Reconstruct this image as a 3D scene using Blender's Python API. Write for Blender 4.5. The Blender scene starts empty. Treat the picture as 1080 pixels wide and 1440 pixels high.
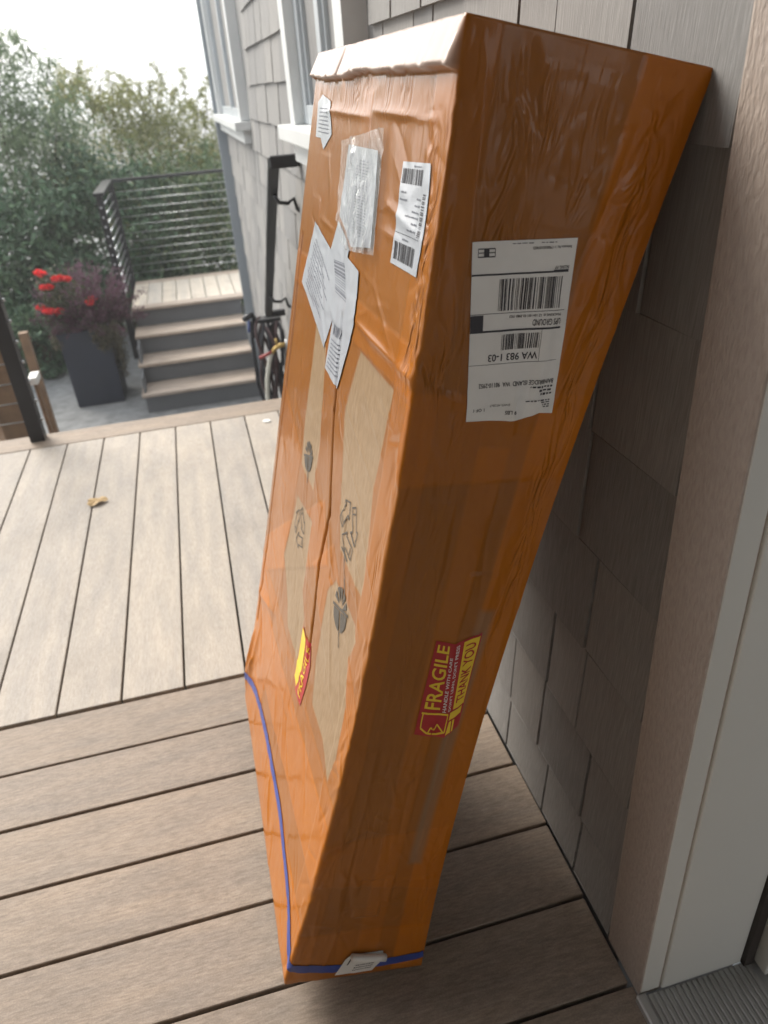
import bpy, bmesh, math, random
import numpy as np
from mathutils import Matrix, Vector
rng = np.random.default_rng(7); random.seed(7)
sc = bpy.context.scene; COL = sc.collection
# ------------------------------------------------------------------ camera, world, sun, exposure
cam = bpy.data.objects.new('camera', bpy.data.cameras.new('camera')); COL.objects.link(cam); sc.camera = cam
Mw = np.array([[0.96571764, -0.25137237, -0.06481803], [-0.18150867, -0.47533322, -0.86087916], [0.18559107, 0.84313123, -0.50466394]])
R, D, F = Mw
cam.matrix_world = Matrix(((R[0], -D[0], -F[0], 0), (R[1], -D[1], -F[1], 0), (R[2], -D[2], -F[2], 1.2), (0, 0, 0, 1)))
cd = cam.data; cd.sensor_fit = 'VERTICAL'; cd.sensor_height = 36; cd.sensor_width = 27; cd.lens = 25.95
cd.clip_start = 0.05; cd.clip_end = 2000
cd.dof.use_dof = True; cd.dof.focus_distance = 0.84; cd.dof.aperture_fstop = 6.7

SUN = Vector((-0.44, 0.68, 0.72)).normalized()          # towards the veiled sun
world = bpy.data.worlds.new('World'); sc.world = world; world.use_nodes = True
wn, wl = world.node_tree.nodes, world.node_tree.links
sky = wn.new('ShaderNodeTexSky'); sky.sky_type = 'NISHITA'; sky.sun_disc = False
sky.sun_elevation = math.asin(SUN.z); sky.sun_rotation = math.atan2(SUN.x, SUN.y)
sky.dust_density = 6; sky.air_density = 1.2; sky.ozone_density = 1
mx = wn.new('ShaderNodeMix'); mx.data_type = 'RGBA'; mx.inputs['Factor'].default_value = 0.75
wl.new(sky.outputs[0], mx.inputs['A']); mx.inputs['B'].default_value = (9.3, 9.5, 9.7, 1)     # fog veil
bg = wn['Background']; wl.new(mx.outputs['Result'], bg.inputs['Color']); bg.inputs['Strength'].default_value = 0.15
sl = bpy.data.lights.new('sun', 'SUN'); sl.energy = 3.0; sl.angle = math.radians(32); sl.color = (1, 0.95, 0.87)
sun = bpy.data.objects.new('sun', sl); COL.objects.link(sun); sun.rotation_euler = (-SUN).to_track_quat('-Z', 'Y').to_euler()
sc.view_settings.view_transform = 'Standard'; sc.view_settings.look = 'None'; sc.view_settings.gamma = 1
sc.view_settings.exposure = 0.56
sc.cycles.use_denoising = True; sc.cycles.max_bounces = 8

# ------------------------------------------------------------------ helpers
def tag(o, label=None, cat=None, group=None, kind=None):
    for k, v in (('label', label), ('category', cat), ('group', group), ('kind', kind)):
        if v: o[k] = v
    return o
def link(name, me, mat=None, parent=None):
    o = bpy.data.objects.new(name, me); COL.objects.link(o)
    if mat is not None and me is not None and not me.materials: me.materials.append(mat)
    if parent: o.parent = parent; o.matrix_parent_inverse = parent.matrix_basis.inverted()
    return o
def thing(name, label, cat, loc=(0, 0, 0), group=None):
    o = bpy.data.objects.new(name, None); COL.objects.link(o); o.location = loc; o.empty_display_size = .1
    return tag(o, label, cat, group)
def pyd(name, V, Fc, mat, parent=None, smooth=False):
    me = bpy.data.meshes.new(name); me.from_pydata([tuple(v) for v in V], [], [tuple(f) for f in Fc]); me.update()
    if smooth: me.polygons.foreach_set('use_smooth', [True]*len(me.polygons))
    return link(name, me, mat, parent)
def bmo(name, bm, mat, parent=None, smooth=False):
    me = bpy.data.meshes.new(name); bm.normal_update(); bm.to_mesh(me); bm.free()
    if smooth: me.polygons.foreach_set('use_smooth', [True]*len(me.polygons))
    return link(name, me, mat, parent)
def bbox(bm, lo, hi, bev=0.0, seg=2):
    r = bmesh.ops.create_cube(bm, size=1); vs = r['verts']
    for v in vs: v.co = Vector([lo[i]+(hi[i]-lo[i])*(v.co[i]+.5) for i in range(3)])
    if bev: bmesh.ops.bevel(bm, geom=list({e for v in vs for e in v.link_edges}), offset=bev, segments=seg, profile=.7, affect='EDGES')
def box(name, lo, hi, mat, parent=None, bev=0.002, seg=2):
    bm = bmesh.new(); bbox(bm, lo, hi, bev, seg); return bmo(name, bm, mat, parent)
def tube_geo(pts, r, n=10, cap=True):
    pts = [Vector(p) for p in pts]; V = []; Fc = []; up = Vector((0.13, .21, .97))
    rr = r if hasattr(r, '__len__') else [r]*len(pts); prev = None
    for i, p in enumerate(pts):
        t = (pts[min(i+1, len(pts)-1)]-pts[max(i-1, 0)]).normalized()
        a = (t.cross(up) if prev is None else prev-t*prev.dot(t))
        if a.length < 1e-4: a = t.orthogonal()
        a.normalize(); prev = a; b = t.cross(a)
        for k in range(n):
            w = 2*math.pi*k/n; V.append(p+(a*math.cos(w)+b*math.sin(w))*rr[i])
    for i in range(len(pts)-1):
        for k in range(n): Fc.append((i*n+k, i*n+(k+1) % n, (i+1)*n+(k+1) % n, (i+1)*n+k))
    if cap: Fc += [tuple(range(n))[::-1], tuple((len(pts)-1)*n+k for k in range(n))]
    return V, Fc
def tube(name, pts, r, mat, parent=None, n=10):
    V, Fc = tube_geo(pts, r, n); return pyd(name, V, Fc, mat, parent, True)
def merge(*gs):
    V = []; Fc = []
    for v, f in gs:
        o = len(V); V += list(v); Fc += [tuple(i+o for i in q) for q in f]
    return V, Fc

# ------------------------------------------------------------------ materials
def mat(name, col, rough=.6, **kw):
    m = bpy.data.materials.new(name); m.use_nodes = True; b = m.node_tree.nodes['Principled BSDF']
    b.inputs['Base Color'].default_value = (*col, 1); b.inputs['Roughness'].default_value = rough
    for k, v in kw.items(): b.inputs[k.replace('_', ' ')].default_value = v
    return m
def N(m, t, **kw):
    n = m.node_tree.nodes.new('ShaderNode'+t)
    for k, v in kw.items():
        if k in n.inputs: n.inputs[k].default_value = v
        else: setattr(n, k, v)
    return n
def L(m, a, b): m.node_tree.links.new(a, b)
def coords(m, scale, kind='Object', shift=True):
    t = N(m, 'TexCoord'); mp = N(m, 'Mapping'); mp.inputs['Scale'].default_value = scale; L(m, t.outputs[kind], mp.inputs['Vector'])
    if shift:
        oi = N(m, 'ObjectInfo'); ml = N(m, 'Math', operation='MULTIPLY'); ml.inputs[1].default_value = 37.0
        L(m, oi.outputs['Random'], ml.inputs[0]); L(m, ml.outputs[0], mp.inputs['Location'])
    return mp.outputs[0]
def ramp(m, fac, stops):
    r = N(m, 'ValToRGB'); e = r.color_ramp.elements
    while len(e) < len(stops): e.new(.5)
    for i, (p, c) in enumerate(stops): e[i].position = p; e[i].color = (*c, 1)
    L(m, fac, r.inputs[0]); return r.outputs[0]
def mul(m, a, b, f=1.0):
    x = N(m, 'Mix', data_type='RGBA', blend_type='MULTIPLY'); x.inputs['Factor'].default_value = f
    L(m, a, x.inputs['A']); L(m, b, x.inputs['B']); return x.outputs['Result']
def bump(m, h, strength=.3, dist=.002, prev=None):
    b = N(m, 'Bump'); b.inputs['Strength'].default_value = strength; b.inputs['Distance'].default_value = dist
    L(m, h, b.inputs['Height'])
    if prev: L(m, prev, b.inputs['Normal'])
    return b.outputs[0]
def P(m): return m.node_tree.nodes['Principled BSDF']

def deck_mat(name, sc_, c0, c1, c2):
    m = mat(name, c1, .62); p = P(m)
    v = coords(m, sc_); a = N(m, 'TexNoise', Scale=1.0, Detail=6.0, Roughness=.65); L(m, v, a.inputs['Vector'])
    v2 = coords(m, tuple(s*.12 for s in sc_)); b = N(m, 'TexNoise', Scale=1.0, Detail=3.0); L(m, v2, b.inputs['Vector'])
    c = ramp(m, a.outputs[0], [(.25, c0), (.5, c1), (.78, c2)])
    c = mul(m, c, ramp(m, b.outputs[0], [(.3, (.84, .84, .86)), (.7, (1.08, 1.05, 1.02))]))
    oi = N(m, 'ObjectInfo'); c = mul(m, c, ramp(m, oi.outputs['Random'], [(0, (.92, .92, .93)), (1, (1.05, 1.03, 1.0))]))
    v3 = coords(m, (1.0, 1.0, 1.0)); d = N(m, 'TexNoise', Scale=2.6, Detail=5.0, Roughness=.6); L(m, v3, d.inputs['Vector'])
    sp_ = N(m, 'TexNoise', Scale=420.0, Detail=2.0); L(m, v3, sp_.inputs['Vector']); c = mul(m, c, ramp(m, sp_.outputs[0], [(.3, (.86, .86, .86)), (.7, (1.12, 1.12, 1.12))]))
    c = mul(m, c, ramp(m, d.outputs[0], [(.33, (.86, .85, .84)), (.5, (1, 1, 1))]))
    L(m, c, p.inputs['Base Color']); L(m, bump(m, a.outputs[0], .35, .0012), p.inputs['Normal']); return m
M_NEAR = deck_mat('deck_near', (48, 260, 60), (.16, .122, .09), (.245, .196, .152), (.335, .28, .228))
M_FAR = deck_mat('deck_far', (260, 40, 60), (.285, .25, .21), (.36, .325, .282), (.425, .39, .345))  # far boards paler than the near: brighter open-sky light put into the colour
M_TREAD = deck_mat('tread_board', (10, 160, 60), (.30, .245, .19), (.40, .335, .275), (.5, .43, .36))
def shingle_mat():
    m = mat('shingle', (.3, .3, .29), .8); p = P(m)
    v = coords(m, (6, 90, 5)); a = N(m, 'TexNoise', Scale=1.0, Detail=5.0, Roughness=.6); L(m, v, a.inputs['Vector'])
    v2 = coords(m, (1, 1, 1)); b = N(m, 'TexNoise', Scale=160.0, Detail=3.0); L(m, v2, b.inputs['Vector'])
    c = ramp(m, a.outputs[0], [(.25, (.185, .182, .176)), (.55, (.265, .262, .255)), (.8, (.34, .336, .325))])
    oi = N(m, 'ObjectInfo'); c = mul(m, c, ramp(m, oi.outputs['Random'], [(0, (.86, .86, .87)), (1, (1.12, 1.1, 1.08))]))
    L(m, c, p.inputs['Base Color'])
    L(m, bump(m, b.outputs[0], .25, .0008, bump(m, a.outputs[0], .5, .002)), p.inputs['Normal']); return m
M_SHIN = shingle_mat()
def trim_mat():
    m = mat('painted_trim', (.39, .33, .29), .5); p = P(m)
    v = coords(m, (260, 260, 75)); a = N(m, 'TexNoise', Scale=1.0, Detail=3.0, Roughness=.5, Distortion=.5); L(m, v, a.inputs['Vector'])
    c = ramp(m, a.outputs[0], [(.3, (.345, .285, .245)), (.7, (.43, .365, .32))]); L(m, c, p.inputs['Base Color'])
    L(m, bump(m, a.outputs[0], 1.0, .0022), p.inputs['Normal']); return m
M_TRIM = trim_mat()
def plain(name, col, rough, var=.12, scale=3.0, bmp=0.0, bscale=60.0, **kw):
    m = mat(name, col, rough, **kw); p = P(m)
    v = coords(m, (1, 1, 1)); a = N(m, 'TexNoise', Scale=scale, Detail=5.0, Roughness=.6); L(m, v, a.inputs['Vector'])
    lo = tuple(c*(1-var) for c in col); hi = tuple(min(1, c*(1+var)) for c in col)
    L(m, ramp(m, a.outputs[0], [(.3, lo), (.7, hi)]), p.inputs['Base Color'])
    if bmp:
        b = N(m, 'TexNoise', Scale=bscale, Detail=4.0); L(m, v, b.inputs['Vector']); L(m, bump(m, b.outputs[0], bmp, .002), p.inputs['Normal'])
    return m
M_WHITE = plain('jamb_paint', (.62, .615, .58), .42, .03, 2.0, .06, 40)
M_WTRIM = plain('window_paint', (.62, .635, .63), .5, .05, 4.0)
M_WSASH = plain('sash_paint', (.40, .43, .45), .45, .05, 4.0)
M_CORNER = plain('corner_paint', (.27, .30, .325), .55, .06, 4.0, .2, 120)
M_BLACK = plain('black_metal', (.018, .019, .022), .38, .2, 8.0, Metallic=.2)
M_STEEL = plain('steel_cable', (.55, .56, .57), .3, .05, 9.0, Metallic=.9)
M_RISER = plain('riser_paint', (.12, .126, .134), .6, .10, 3.0, .2, 80)
M_POT = plain('planter_resin', (.014, .019, .034), .5, .15, 3.0)
M_SOIL = plain('soil', (.03, .022, .015), .9, .4, 30.0, .6, 40)
M_PATIO = plain('patio_gravel', (.21, .215, .215), .9, .28, 9.0, .5, 60)
M_DARK = plain('underdeck', (.025, .022, .02), .9, .2)
M_GASK = plain('weatherstrip', (.03, .022, .018), .6, .1)
M_MAT = plain('mat_fibre', (.012, .012, .015), .95, .4, 50.0, 1.0, 220)
M_THR = plain('threshold_metal', (.36, .355, .345), .42, .1, 6.0, Metallic=.35)
M_ROOF = plain('soffit_paint', (.45, .45, .44), .7, .05)
M_CEDAR = plain('cedar', (.19, .115, .065), .7, .25, 12.0, .3, 60)
M_CUSH = plain('white_paint', (.72, .72, .70), .6, .04)
M_HOSE = plain('hose_rubber', (.02, .02, .026), .5, .3, 12.0)
M_HOSE2 = plain('hose_maroon', (.055, .028, .028), .55, .3, 12.0)
M_HOSEW = plain('white_hose', (.62, .60, .52), .5, .06)
M_BRASS = plain('brass', (.55, .38, .14), .35, .1, 9.0, Metallic=.8)
M_RED = plain('red_plastic', (.33, .05, .045), .45, .1)
M_BLUEP = plain('blue_plastic', (.05, .09, .3), .45, .1)
M_GLASS = mat('window_glass', (.05, .06, .07), .04, Specular_IOR_Level=.8)
M_CURT = plain('curtain', (.42, .39, .34), .9, .08, 6.0)
M_PAPER = plain('label_paper', (.74, .74, .725), .5, .04, 30.0, .15, 45, Coat_Weight=.25, Coat_Roughness=.25)
M_DOC = plain('document_paper', (.44, .47, .52), .45, .05, 20.0, .25, 35, Coat_Weight=.8, Coat_Roughness=.12)
M_INK = mat('ink', (.028, .026, .034), .5)
M_INKF = mat('ink_faint', (.13, .14, .17), .5)
M_INKC = mat('ink_on_carton', (.085, .075, .062), .55)
M_SRED = plain('sticker_red', (.40, .012, .018), .35, .08, 20.0)
M_SYEL = plain('sticker_yellow', (.78, .56, .03), .35, .05, 20.0)
M_BLUE = plain('blue_tape', (.035, .065, .30), .35, .15, 25.0, .3, 60)

# ------------------------------------------------------------------ ground, deck
pyd('ground', [(-150, -150, -1.281), (150, -150, -1.281), (150, 150, -1.281), (-150, 150, -1.281)], [(0, 1, 2, 3)], M_PATIO)['kind'] = 'structure'
deck = box('deck', (-3.6, -2.0, -.24), (.43, 3.10, -.034), M_DARK, None, 0); deck['kind'] = 'structure'  # near-black slab in place of joists: shade of the gaps put into its colour
def board_mesh(name, lx, ly):
    bm = bmesh.new(); bbox(bm, (0, 0, -.025), (lx, ly, 0), .0035, 3); me = bpy.data.meshes.new(name); bm.to_mesh(me); bm.free(); return me
near_me = board_mesh('deck_board', 4.02, .1395)
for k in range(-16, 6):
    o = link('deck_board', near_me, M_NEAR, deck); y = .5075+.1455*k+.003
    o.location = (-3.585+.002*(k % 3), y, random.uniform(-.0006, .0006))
far_me = board_mesh('deck_board', .1395, 1.615)
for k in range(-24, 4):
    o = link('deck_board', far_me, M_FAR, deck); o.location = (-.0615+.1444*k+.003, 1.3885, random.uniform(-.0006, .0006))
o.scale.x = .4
bd = link('border_board', board_mesh('border_board', 4.02, .142), M_NEAR, deck); bd.location = (-3.585, 3.009, .0)
fa = box('fascia_board', (-3.59, 3.12, -.25), (.43, 3.145, -.03), M_RISER, deck)

# ------------------------------------------------------------------ house
XW = .443
house = thing('house', 'house with grey shingle siding, white framed windows and tan door trim', 'house', (XW, 3, -1.281))
wall = box('wall', (XW+.012, .565, -1.5), (XW+.25, 7.0, 3.3), M_SHIN, house, 0)
wb = box('wall', (XW+.012, -3, -1.5), (XW+.25, -.55, 3.3), M_SHIN, house, 0)
def shingle_geo(w, hgt, t0=.015, t1=.003):
    # lower edge proud, upper edge thin: local y along the wall, z up, x outwards negative
    b = .0015
    V = [(-t0, b, 0), (-t0, w-b, 0), (-t0+.001, w, .002), (-t1, w, hgt), (-t1, 0, hgt), (-t0+.001, 0, .002), (0.006, 0, 0), (.006, w, 0), (.006, w, hgt), (.006, 0, hgt)]
    Fc = [(0, 5, 4, 3, 2, 1), (0, 1, 7, 6), (5, 6, 9, 4), (1, 2, 7), (0, 6, 5), (2, 3, 8, 7), (4, 9, 8, 3)]
    return V, [f[::-1] for f in Fc]
sv, sf = shingle_geo(1, 1); unit = bpy.data.meshes.new('shingle'); unit.from_pydata(sv, [], sf); unit.update(); unit.materials.append(M_SHIN)
WIN = [(1.80, 2.86, 1.0), (4.75, 7.05, .96)]           # y0, y1, sill underside
cnt = 0; rest = []
def course(z, hgt, y0, y1, wmin, wmax, single, near):
    global cnt
    y = y0
    while y < y1-.01:
        w = min(random.uniform(wmin, wmax), y1-y)
        if y1-(y+w) < .06: w = y1-y
        zz = z+random.uniform(-.002, .002); g = random.uniform(.003, .0065)
        blocked = any(y < b and y+w > a and z > s-.02 for a, b, s in WIN)
        if not blocked:
            t = random.uniform(-.0015, .0015)
            if single:
                o = link('shingle', unit, None, wall); o.location = Vector((XW+.012+t, y+g/2, zz)); o.scale = (1, w-g, hgt)
                cnt += 1
            else:
                V, Fc = shingle_geo(w-g, hgt); rest.append(([(XW+.012+a, b+y+g/2, c+zz) for a, b, c in V], Fc))
        y += w
random.seed(21)
for k in range(-1, 13):
    z = .142+.1655*k if k >= 0 else .002
    hh = .19 if k >= 0 else .16
    course(z, hh, .579, 1.80 if z > .8 else 1.62, .10, .23, z < 1.5, True)
for k in range(-13, 9):
    z = 1.06+.1585*k
    y0 = 1.80 if z > .8 else 1.62
    big = -0.62 < z < 1.75
    course(z, .185, 2.86 if z > .96 else 2.3, 7.0, .15, .30, big and True, False)
    if z <= .96: course(z, .185, y0, 2.3, .2, .3, False, False)
V, Fc = merge(*rest); fld = pyd('shingle_field', V, Fc, M_SHIN, wall); fld['kind'] = 'stuff'
box('corner_board', (.368, 6.985, -1.281), (.50, 7.02, 3.3), M_CORNER, house, .003)
for k in range(6): box('sky_slit', (.430, 6.972, 1.06+.262*k), (.452, 6.984, 1.17+.262*k), M_CUSH, house, .002)  # white blocks painted in for slits of bright sky beside the board
def window(y0, y1, zs, lab):
    w = link('window', None, None, house) if False else None
    t = .095
    fr = bmesh.new()
    bbox(fr, (XW-.045, y0, zs+.045), (XW+.02, y0+t, 2.5), .003); bbox(fr, (XW-.045, y1-t, zs+.045), (XW+.02, y1, 2.5), .003)
    bbox(fr, (XW-.046, y0-.02, 2.5), (XW+.02, y1+.02, 2.62), .003)
    f = bmo('window', fr, M_WTRIM, house)
    s = bmesh.new()
    for a, b in ((y0+t, y0+t+.06), (y1-t-.06, y1-t), ((y0+y1)/2-.03, (y0+y1)/2+.03)):
        bbox(s, (XW-.012, a+.001, zs+.045), (XW+.03, b-.001, 2.5), .004)
        bbox(s, (XW+.0, a-.018, zs+.046), (XW+.032, b+.018, 2.499), .003)
    bbox(s, (XW-.010, y0+t+.001, zs+.045), (XW+.03, y1-t-.001, zs+.10), .003)
    bmo('sash', s, M_WSASH, f)
    box('pane', (XW+.020, y0+t, zs+.06), (XW+.026, y1-t, 2.5), M_GLASS, f, 0)
    box('sill', (XW-.085, y0-.05, zs), (XW+.03, y1+.05, zs+.044), M_WTRIM, f, .004)
    box('apron', (XW-.04, y0-.01, zs-.07), (XW+.01, y1+.01, zs-.001), M_WTRIM, f, .003)
window(1.862, 2.815, 1.045, '')
window(4.83, 6.94, 1.0, '')
# door opening: casing, jamb, weatherstrip, door edge, threshold
box('door_casing', (.4385, .488, .001), (.475, .5775, 3.0), M_TRIM, house, .0025)
jam = box('door_jamb', (.472, .4835, .012), (.606, .56, 3.0), M_WHITE, house, .0035, 3)
box('jamb_stop', (.4405, .4872, .010), (.471, .56, 3.0), M_WHITE, house, .003, 3)
box('weatherstrip', (.606, .4765, .012), (.622, .56, 3.0), M_GASK, house, .002)
dr = box('door', (.624, .455, .018), (.668, 1.30, 2.9), M_WHITE, house, .003)
box('inner_jamb', (.67, .489, .012), (.80, .56, 3.0), M_WHITE, house, .003)
th = bmesh.new()
for k in range(19): bbox(th, (.449+.009*k, -.5, .000), (.4565+.009*k, .4829, .0115), .0012, 1)
bbox(th, (.4475, -.5, -.02), (.64, .4832, .009), 0)
tho = bmo('threshold', th, M_THR, house)
box('threshold_nose', (.4315, -.5, -.022), (.4472, .4868, .0135), M_THR, tho, .006, 3)
box('floor_sill', (.64, -.5, -.03), (2.6, 1.3, .006), M_THR, house, .002)
tag(box('door_mat', (.648, -.4, .007), (1.15, .436, .026), M_MAT, None, .006), 'black fibre mat lying just inside the door threshold', 'mat')
# roof overhang above the door and near deck
rf = bmesh.new(); bbox(rf, (-3.2, -3.2, 2.72), (XW+.4, 1.0, 2.86), .01); bmo('porch_roof', rf, M_ROOF, house)
box('inner_wall', (2.6, -3, -.03), (2.7, 1.4, 3.0), M_ROOF, house, 0); box('inner_side', (.70, 1.3, -.03), (2.6, 1.4, 3.0), M_ROOF, house, 0)
wg = box('rear_shade_wall', (-5.2, -3.3, -1.4), (XW+.012, -.95, 3.3), M_SHIN, house, 0)  # unseen block added behind the camera to cut sky light on the near side
box('side_shade_wall', (-3.3, -.95, -1.4), (-3.18, .95, 2.719), M_SHIN, house, 0)  # unseen wall added at the left to darken the narrow side of the box
box('ceiling', (.6, -3, 2.9), (2.7, 1.4, 2.99), M_ROOF, house, 0)

# ------------------------------------------------------------------ the taped carton
BY0=0.623; BW=0.62
_F=np.array([(.228,1.239),(.206,1.128),(.180,.955),(.154,.856),(.104,.640),(.035,.370),(-.066,.060)])
_B=np.array([(.446,1.190),(.427,1.120),(.381,.981),(.306,.746),(.253,.563),(.197,.27),(.142,.001)])
def _poly(P):
    # smooth curve x(z) by quadratic least squares with fixed ends, parametrised by arc length fraction
    P=np.asarray(P); L=np.r_[0,np.cumsum(np.hypot(*np.diff(P,axis=0).T))]; L/=L[-1]
    out=[]
    for k in (0,1):
        lin=P[0,k]+(P[-1,k]-P[0,k])*L; r=P[:,k]-lin
        Bs=np.stack([L*(1-L),L*(1-L)*(2*L-1)],1); c=np.linalg.lstsq(Bs,r,rcond=None)[0]; out.append((P[0,k],P[-1,k],c))
    return out
_cf,_cb=_poly(_F),_poly(_B)
def _ev(c,t): 
    return np.stack([a+(b-a)*t+t*(1-t)*q[0]+t*(1-t)*(2*t-1)*q[1] for a,b,q in c],-1)
BL=1.23; FARK=0.85
def box_base(s,p,r=.0035):
    """s metres from the top, p metres round the corner (p<0 front panel going away, p>0 narrow side) -> point, normal"""
    s=np.asarray(s,float);p=np.asarray(p,float);t=s/BL
    f=_ev(_cf,t);b=_ev(_cb,t)
    v=np.clip(-p/BW,0,1)[...,None]; st=np.stack([a+(e-a)*t for a,e,_ in _cf],-1)
    d=b-f; f=f+(st-f)*v*FARK;T=np.linalg.norm(d,axis=-1,keepdims=True);d=d/T
    q=np.clip((p+r)/(2*r),0,1)
    a=np.where(p<-r,0,np.where(p>r,p,r*q*q)); y=np.where(p<-r,-p,np.where(p>r,0,r*(1-q)**2))
    a=a*(T[...,0]/.215)
    x=f[...,0]+d[...,0]*a; z=f[...,1]+d[...,1]*a
    e=1e-3; tg=_ev(_cf,t+e)-_ev(_cf,t-e); tg/=np.linalg.norm(tg,axis=-1,keepdims=True)
    nf=np.stack([tg[...,1],np.zeros_like(t),-tg[...,0]],-1)
    nf*=np.sign(-nf[...,:1])
    ns=np.zeros_like(nf);ns[...,1]=-1
    n=nf*(1-q)[...,None]+ns*q[...,None]; n/=np.linalg.norm(n,axis=-1,keepdims=True)
    return np.stack([x,BY0+y,z],-1),n
pkg = thing('shipping_box', 'tall cardboard shipping box wrapped in shiny orange tape leaning on the wall', 'box', (.142, BY0+.3, 0))
H = .0025
ps = np.arange(-BW, .215+1e-6, H); ss = np.linspace(0, BL, int(BL/H)+1)
SG, PG = np.meshgrid(ss, ps, indexing='ij')
def segd(a, b):
    a = np.array(a, float); b = np.array(b, float); ab = b-a; q = ((SG-a[0])*ab[0]+(PG-a[1])*ab[1])/(ab@ab+1e-12); qc = np.clip(q, 0, 1)
    return np.hypot(SG-a[0]-qc*ab[0], PG-a[1]-qc*ab[1]), qc
def poly_mask(poly, soft=.0016):
    ins = np.zeros(SG.shape, bool); dm = np.full(SG.shape, 9.0); n = len(poly)
    for i in range(n):
        (a0, a1), (b0, b1) = poly[i], poly[(i+1) % n]
        c = (a1 > PG) != (b1 > PG); ins ^= c & (SG < (b0-a0)*(PG-a1)/((b1-a1) or 1e-9)+a0)
        dm = np.minimum(dm, segd(poly[i], poly[(i+1) % n])[0])
    return np.clip(.5+np.where(ins, dm, -dm)/(2*soft), 0, 1)
def vnoise(fs, fp, seed):
    r = np.random.default_rng(seed); g = r.random((int(BL*fs)+4, int((BW+.3)*fp)+4))
    a = SG*fs; b = (PG+BW)*fp; i = a.astype(int); j = b.astype(int); u = a-i; v = b-j; u = u*u*(3-2*u); v = v*v*(3-2*v)
    return (g[i, j]*(1-u)*(1-v)+g[i+1, j]*u*(1-v)+g[i, j+1]*(1-u)*v+g[i+1, j+1]*u*v)*2-1
front = np.clip(-PG/.006, 0, 1); side = np.clip(PG/.006, 0, 1)
bare = {
 'a': [(.3375,-.4299),(.3632,-.3535),(.4687,-.328),(.4966,-.3217),(.5685,-.3243),(.5677,-.3826),(.5657,-.4118),(.4985,-.4287)],
 'b': [(.3162,-.1857),(.3162,-.053),(.3594,-.0626),(.3939,-.067),(.4365,-.0735),(.5008,-.0604),(.5471,-.0535),(.5691,-.0537),(.5691,-.1614),(.5086,-.1876),(.4052,-.2203),(.3822,-.2139)],
 'c': [(.6151,-.1582),(.6079,-.1092),(.6129,-.0577),(.6286,-.0453),(.6643,-.0613),(.7292,-.0384),(.7947,-.0318),(.8551,-.0408),(.829,-.0906),(.83,-.1608),(.7678,-.1799),(.6463,-.1808)],
 'd': [(.6226,-.4124),(.6123,-.3084),(.7332,-.3075),(.7612,-.2721),(.8436,-.2717),(.8393,-.3578),(.7538,-.4446)]}
tape = np.ones(SG.shape)
for q in bare.values(): tape *= 1-poly_mask(q)
step = tape*.0004
# doubled tape bands across the front, and lengthwise strips on the narrow side
def band(poly, amt):
    global tape, step
    mk = poly_mask(poly); tape = tape+mk*amt*(tape > .5); step = step+mk*.0006
band([(.55,-.26),(.62,-.20),(.90,-.62),(.82,-.62)], .5); band([(.86,-.62),(1.23,-.62),(1.23,-.50),(.95,-.42),(.90,-.50)], 1.0)
band([(.93,-.62),(.90,0),(1.02,0),(1.06,-.62)], .7); band([(1.10,-.62),(1.10,0),(1.24,0),(1.24,-.62)], .9)
band([(.275,-.62),(.262,0),(.31,0),(.325,-.62)], .35); band([(.58,-.19),(.70,0),(.82,0),(.66,-.27)], .35)
band([(.05,-.30),(.05,-.255),(.40,-.265),(.40,-.31)], .2); band([(-.1,-.055),(-.1,.03),(1.3,.028),(1.3,-.05)], .3)
band([(-.1,.15),(-.1,.3),(1.3,.3),(1.3,.165)], .8); band([(.30,-.01),(.285,.3),(.37,.3),(.40,-.01)], .4)
band([(.93,-.01),(.90,.3),(1.05,.3),(1.01,-.01)], .3); band([(1.12,-.01),(1.12,.3),(1.3,.3),(1.3,-.01)], .3)
band([(.86,-.62),(.86,0),(1.3,0),(1.3,-.62)], .35); band([(.02,.07),(.02,.15),(.14,.15),(.14,.07)], -.0); band([(.35,.09),(.35,.13),(1.3,.135),(1.3,.10)], .35); band([(.55,-.42),(.50,-.60),(.9,-.60),(.88,-.45)], .3)
gray = poly_mask([(.55,.155),(.55,.178),(.98,.172),(.98,.15)], .004)
# relief
dsp = .0016*vnoise(7, 7, 1)+.0004*vnoise(22, 30, 2)+.00012*vnoise(90, 130, 3)+step
dsp *= np.clip((.215-PG)/.01, 0, 1)*np.clip((PG+BW)/.01, 0, 1)*np.clip((BL-SG)/.01, .15, 1)
def crease(a, b, h, w):
    global dsp
    dd, q = segd(a, b); dsp = dsp+h*np.exp(-np.abs(dd/w)**1.25)*np.sin(np.pi*np.clip(q*.96+.02, 0, 1))**.6
cr = np.random.default_rng(11)
for i in range(150):                       # front: short wrinkles, more across the length at the top, slanting further down
    s0 = cr.uniform(.05, 1.2); p0 = -cr.uniform(.01, .6); ln = cr.uniform(.025, .12)
    an = cr.normal(math.pi/2, .35) if s0 < .3 and cr.random() < .6 else cr.normal(.75, .5)
    crease((s0, p0), (s0+ln*math.cos(an), p0+ln*math.sin(an)), cr.choice([-1, 1, 1])*cr.uniform(.0003, .0011), cr.uniform(.0025, .005))
for i in range(120):                       # wrinkles gathered along the front corner
    s0 = cr.uniform(.04, 1.22); sg = cr.choice([-1, 1]); p0 = sg*cr.uniform(.004, .02); ln = cr.uniform(.02, .07); an = cr.normal(0, .35)
    crease((s0, p0), (s0+ln*math.cos(an), p0+ln*math.sin(an)*1.0), cr.choice([-1, 1])*cr.uniform(.0005, .0014), cr.uniform(.002, .004))
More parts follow.
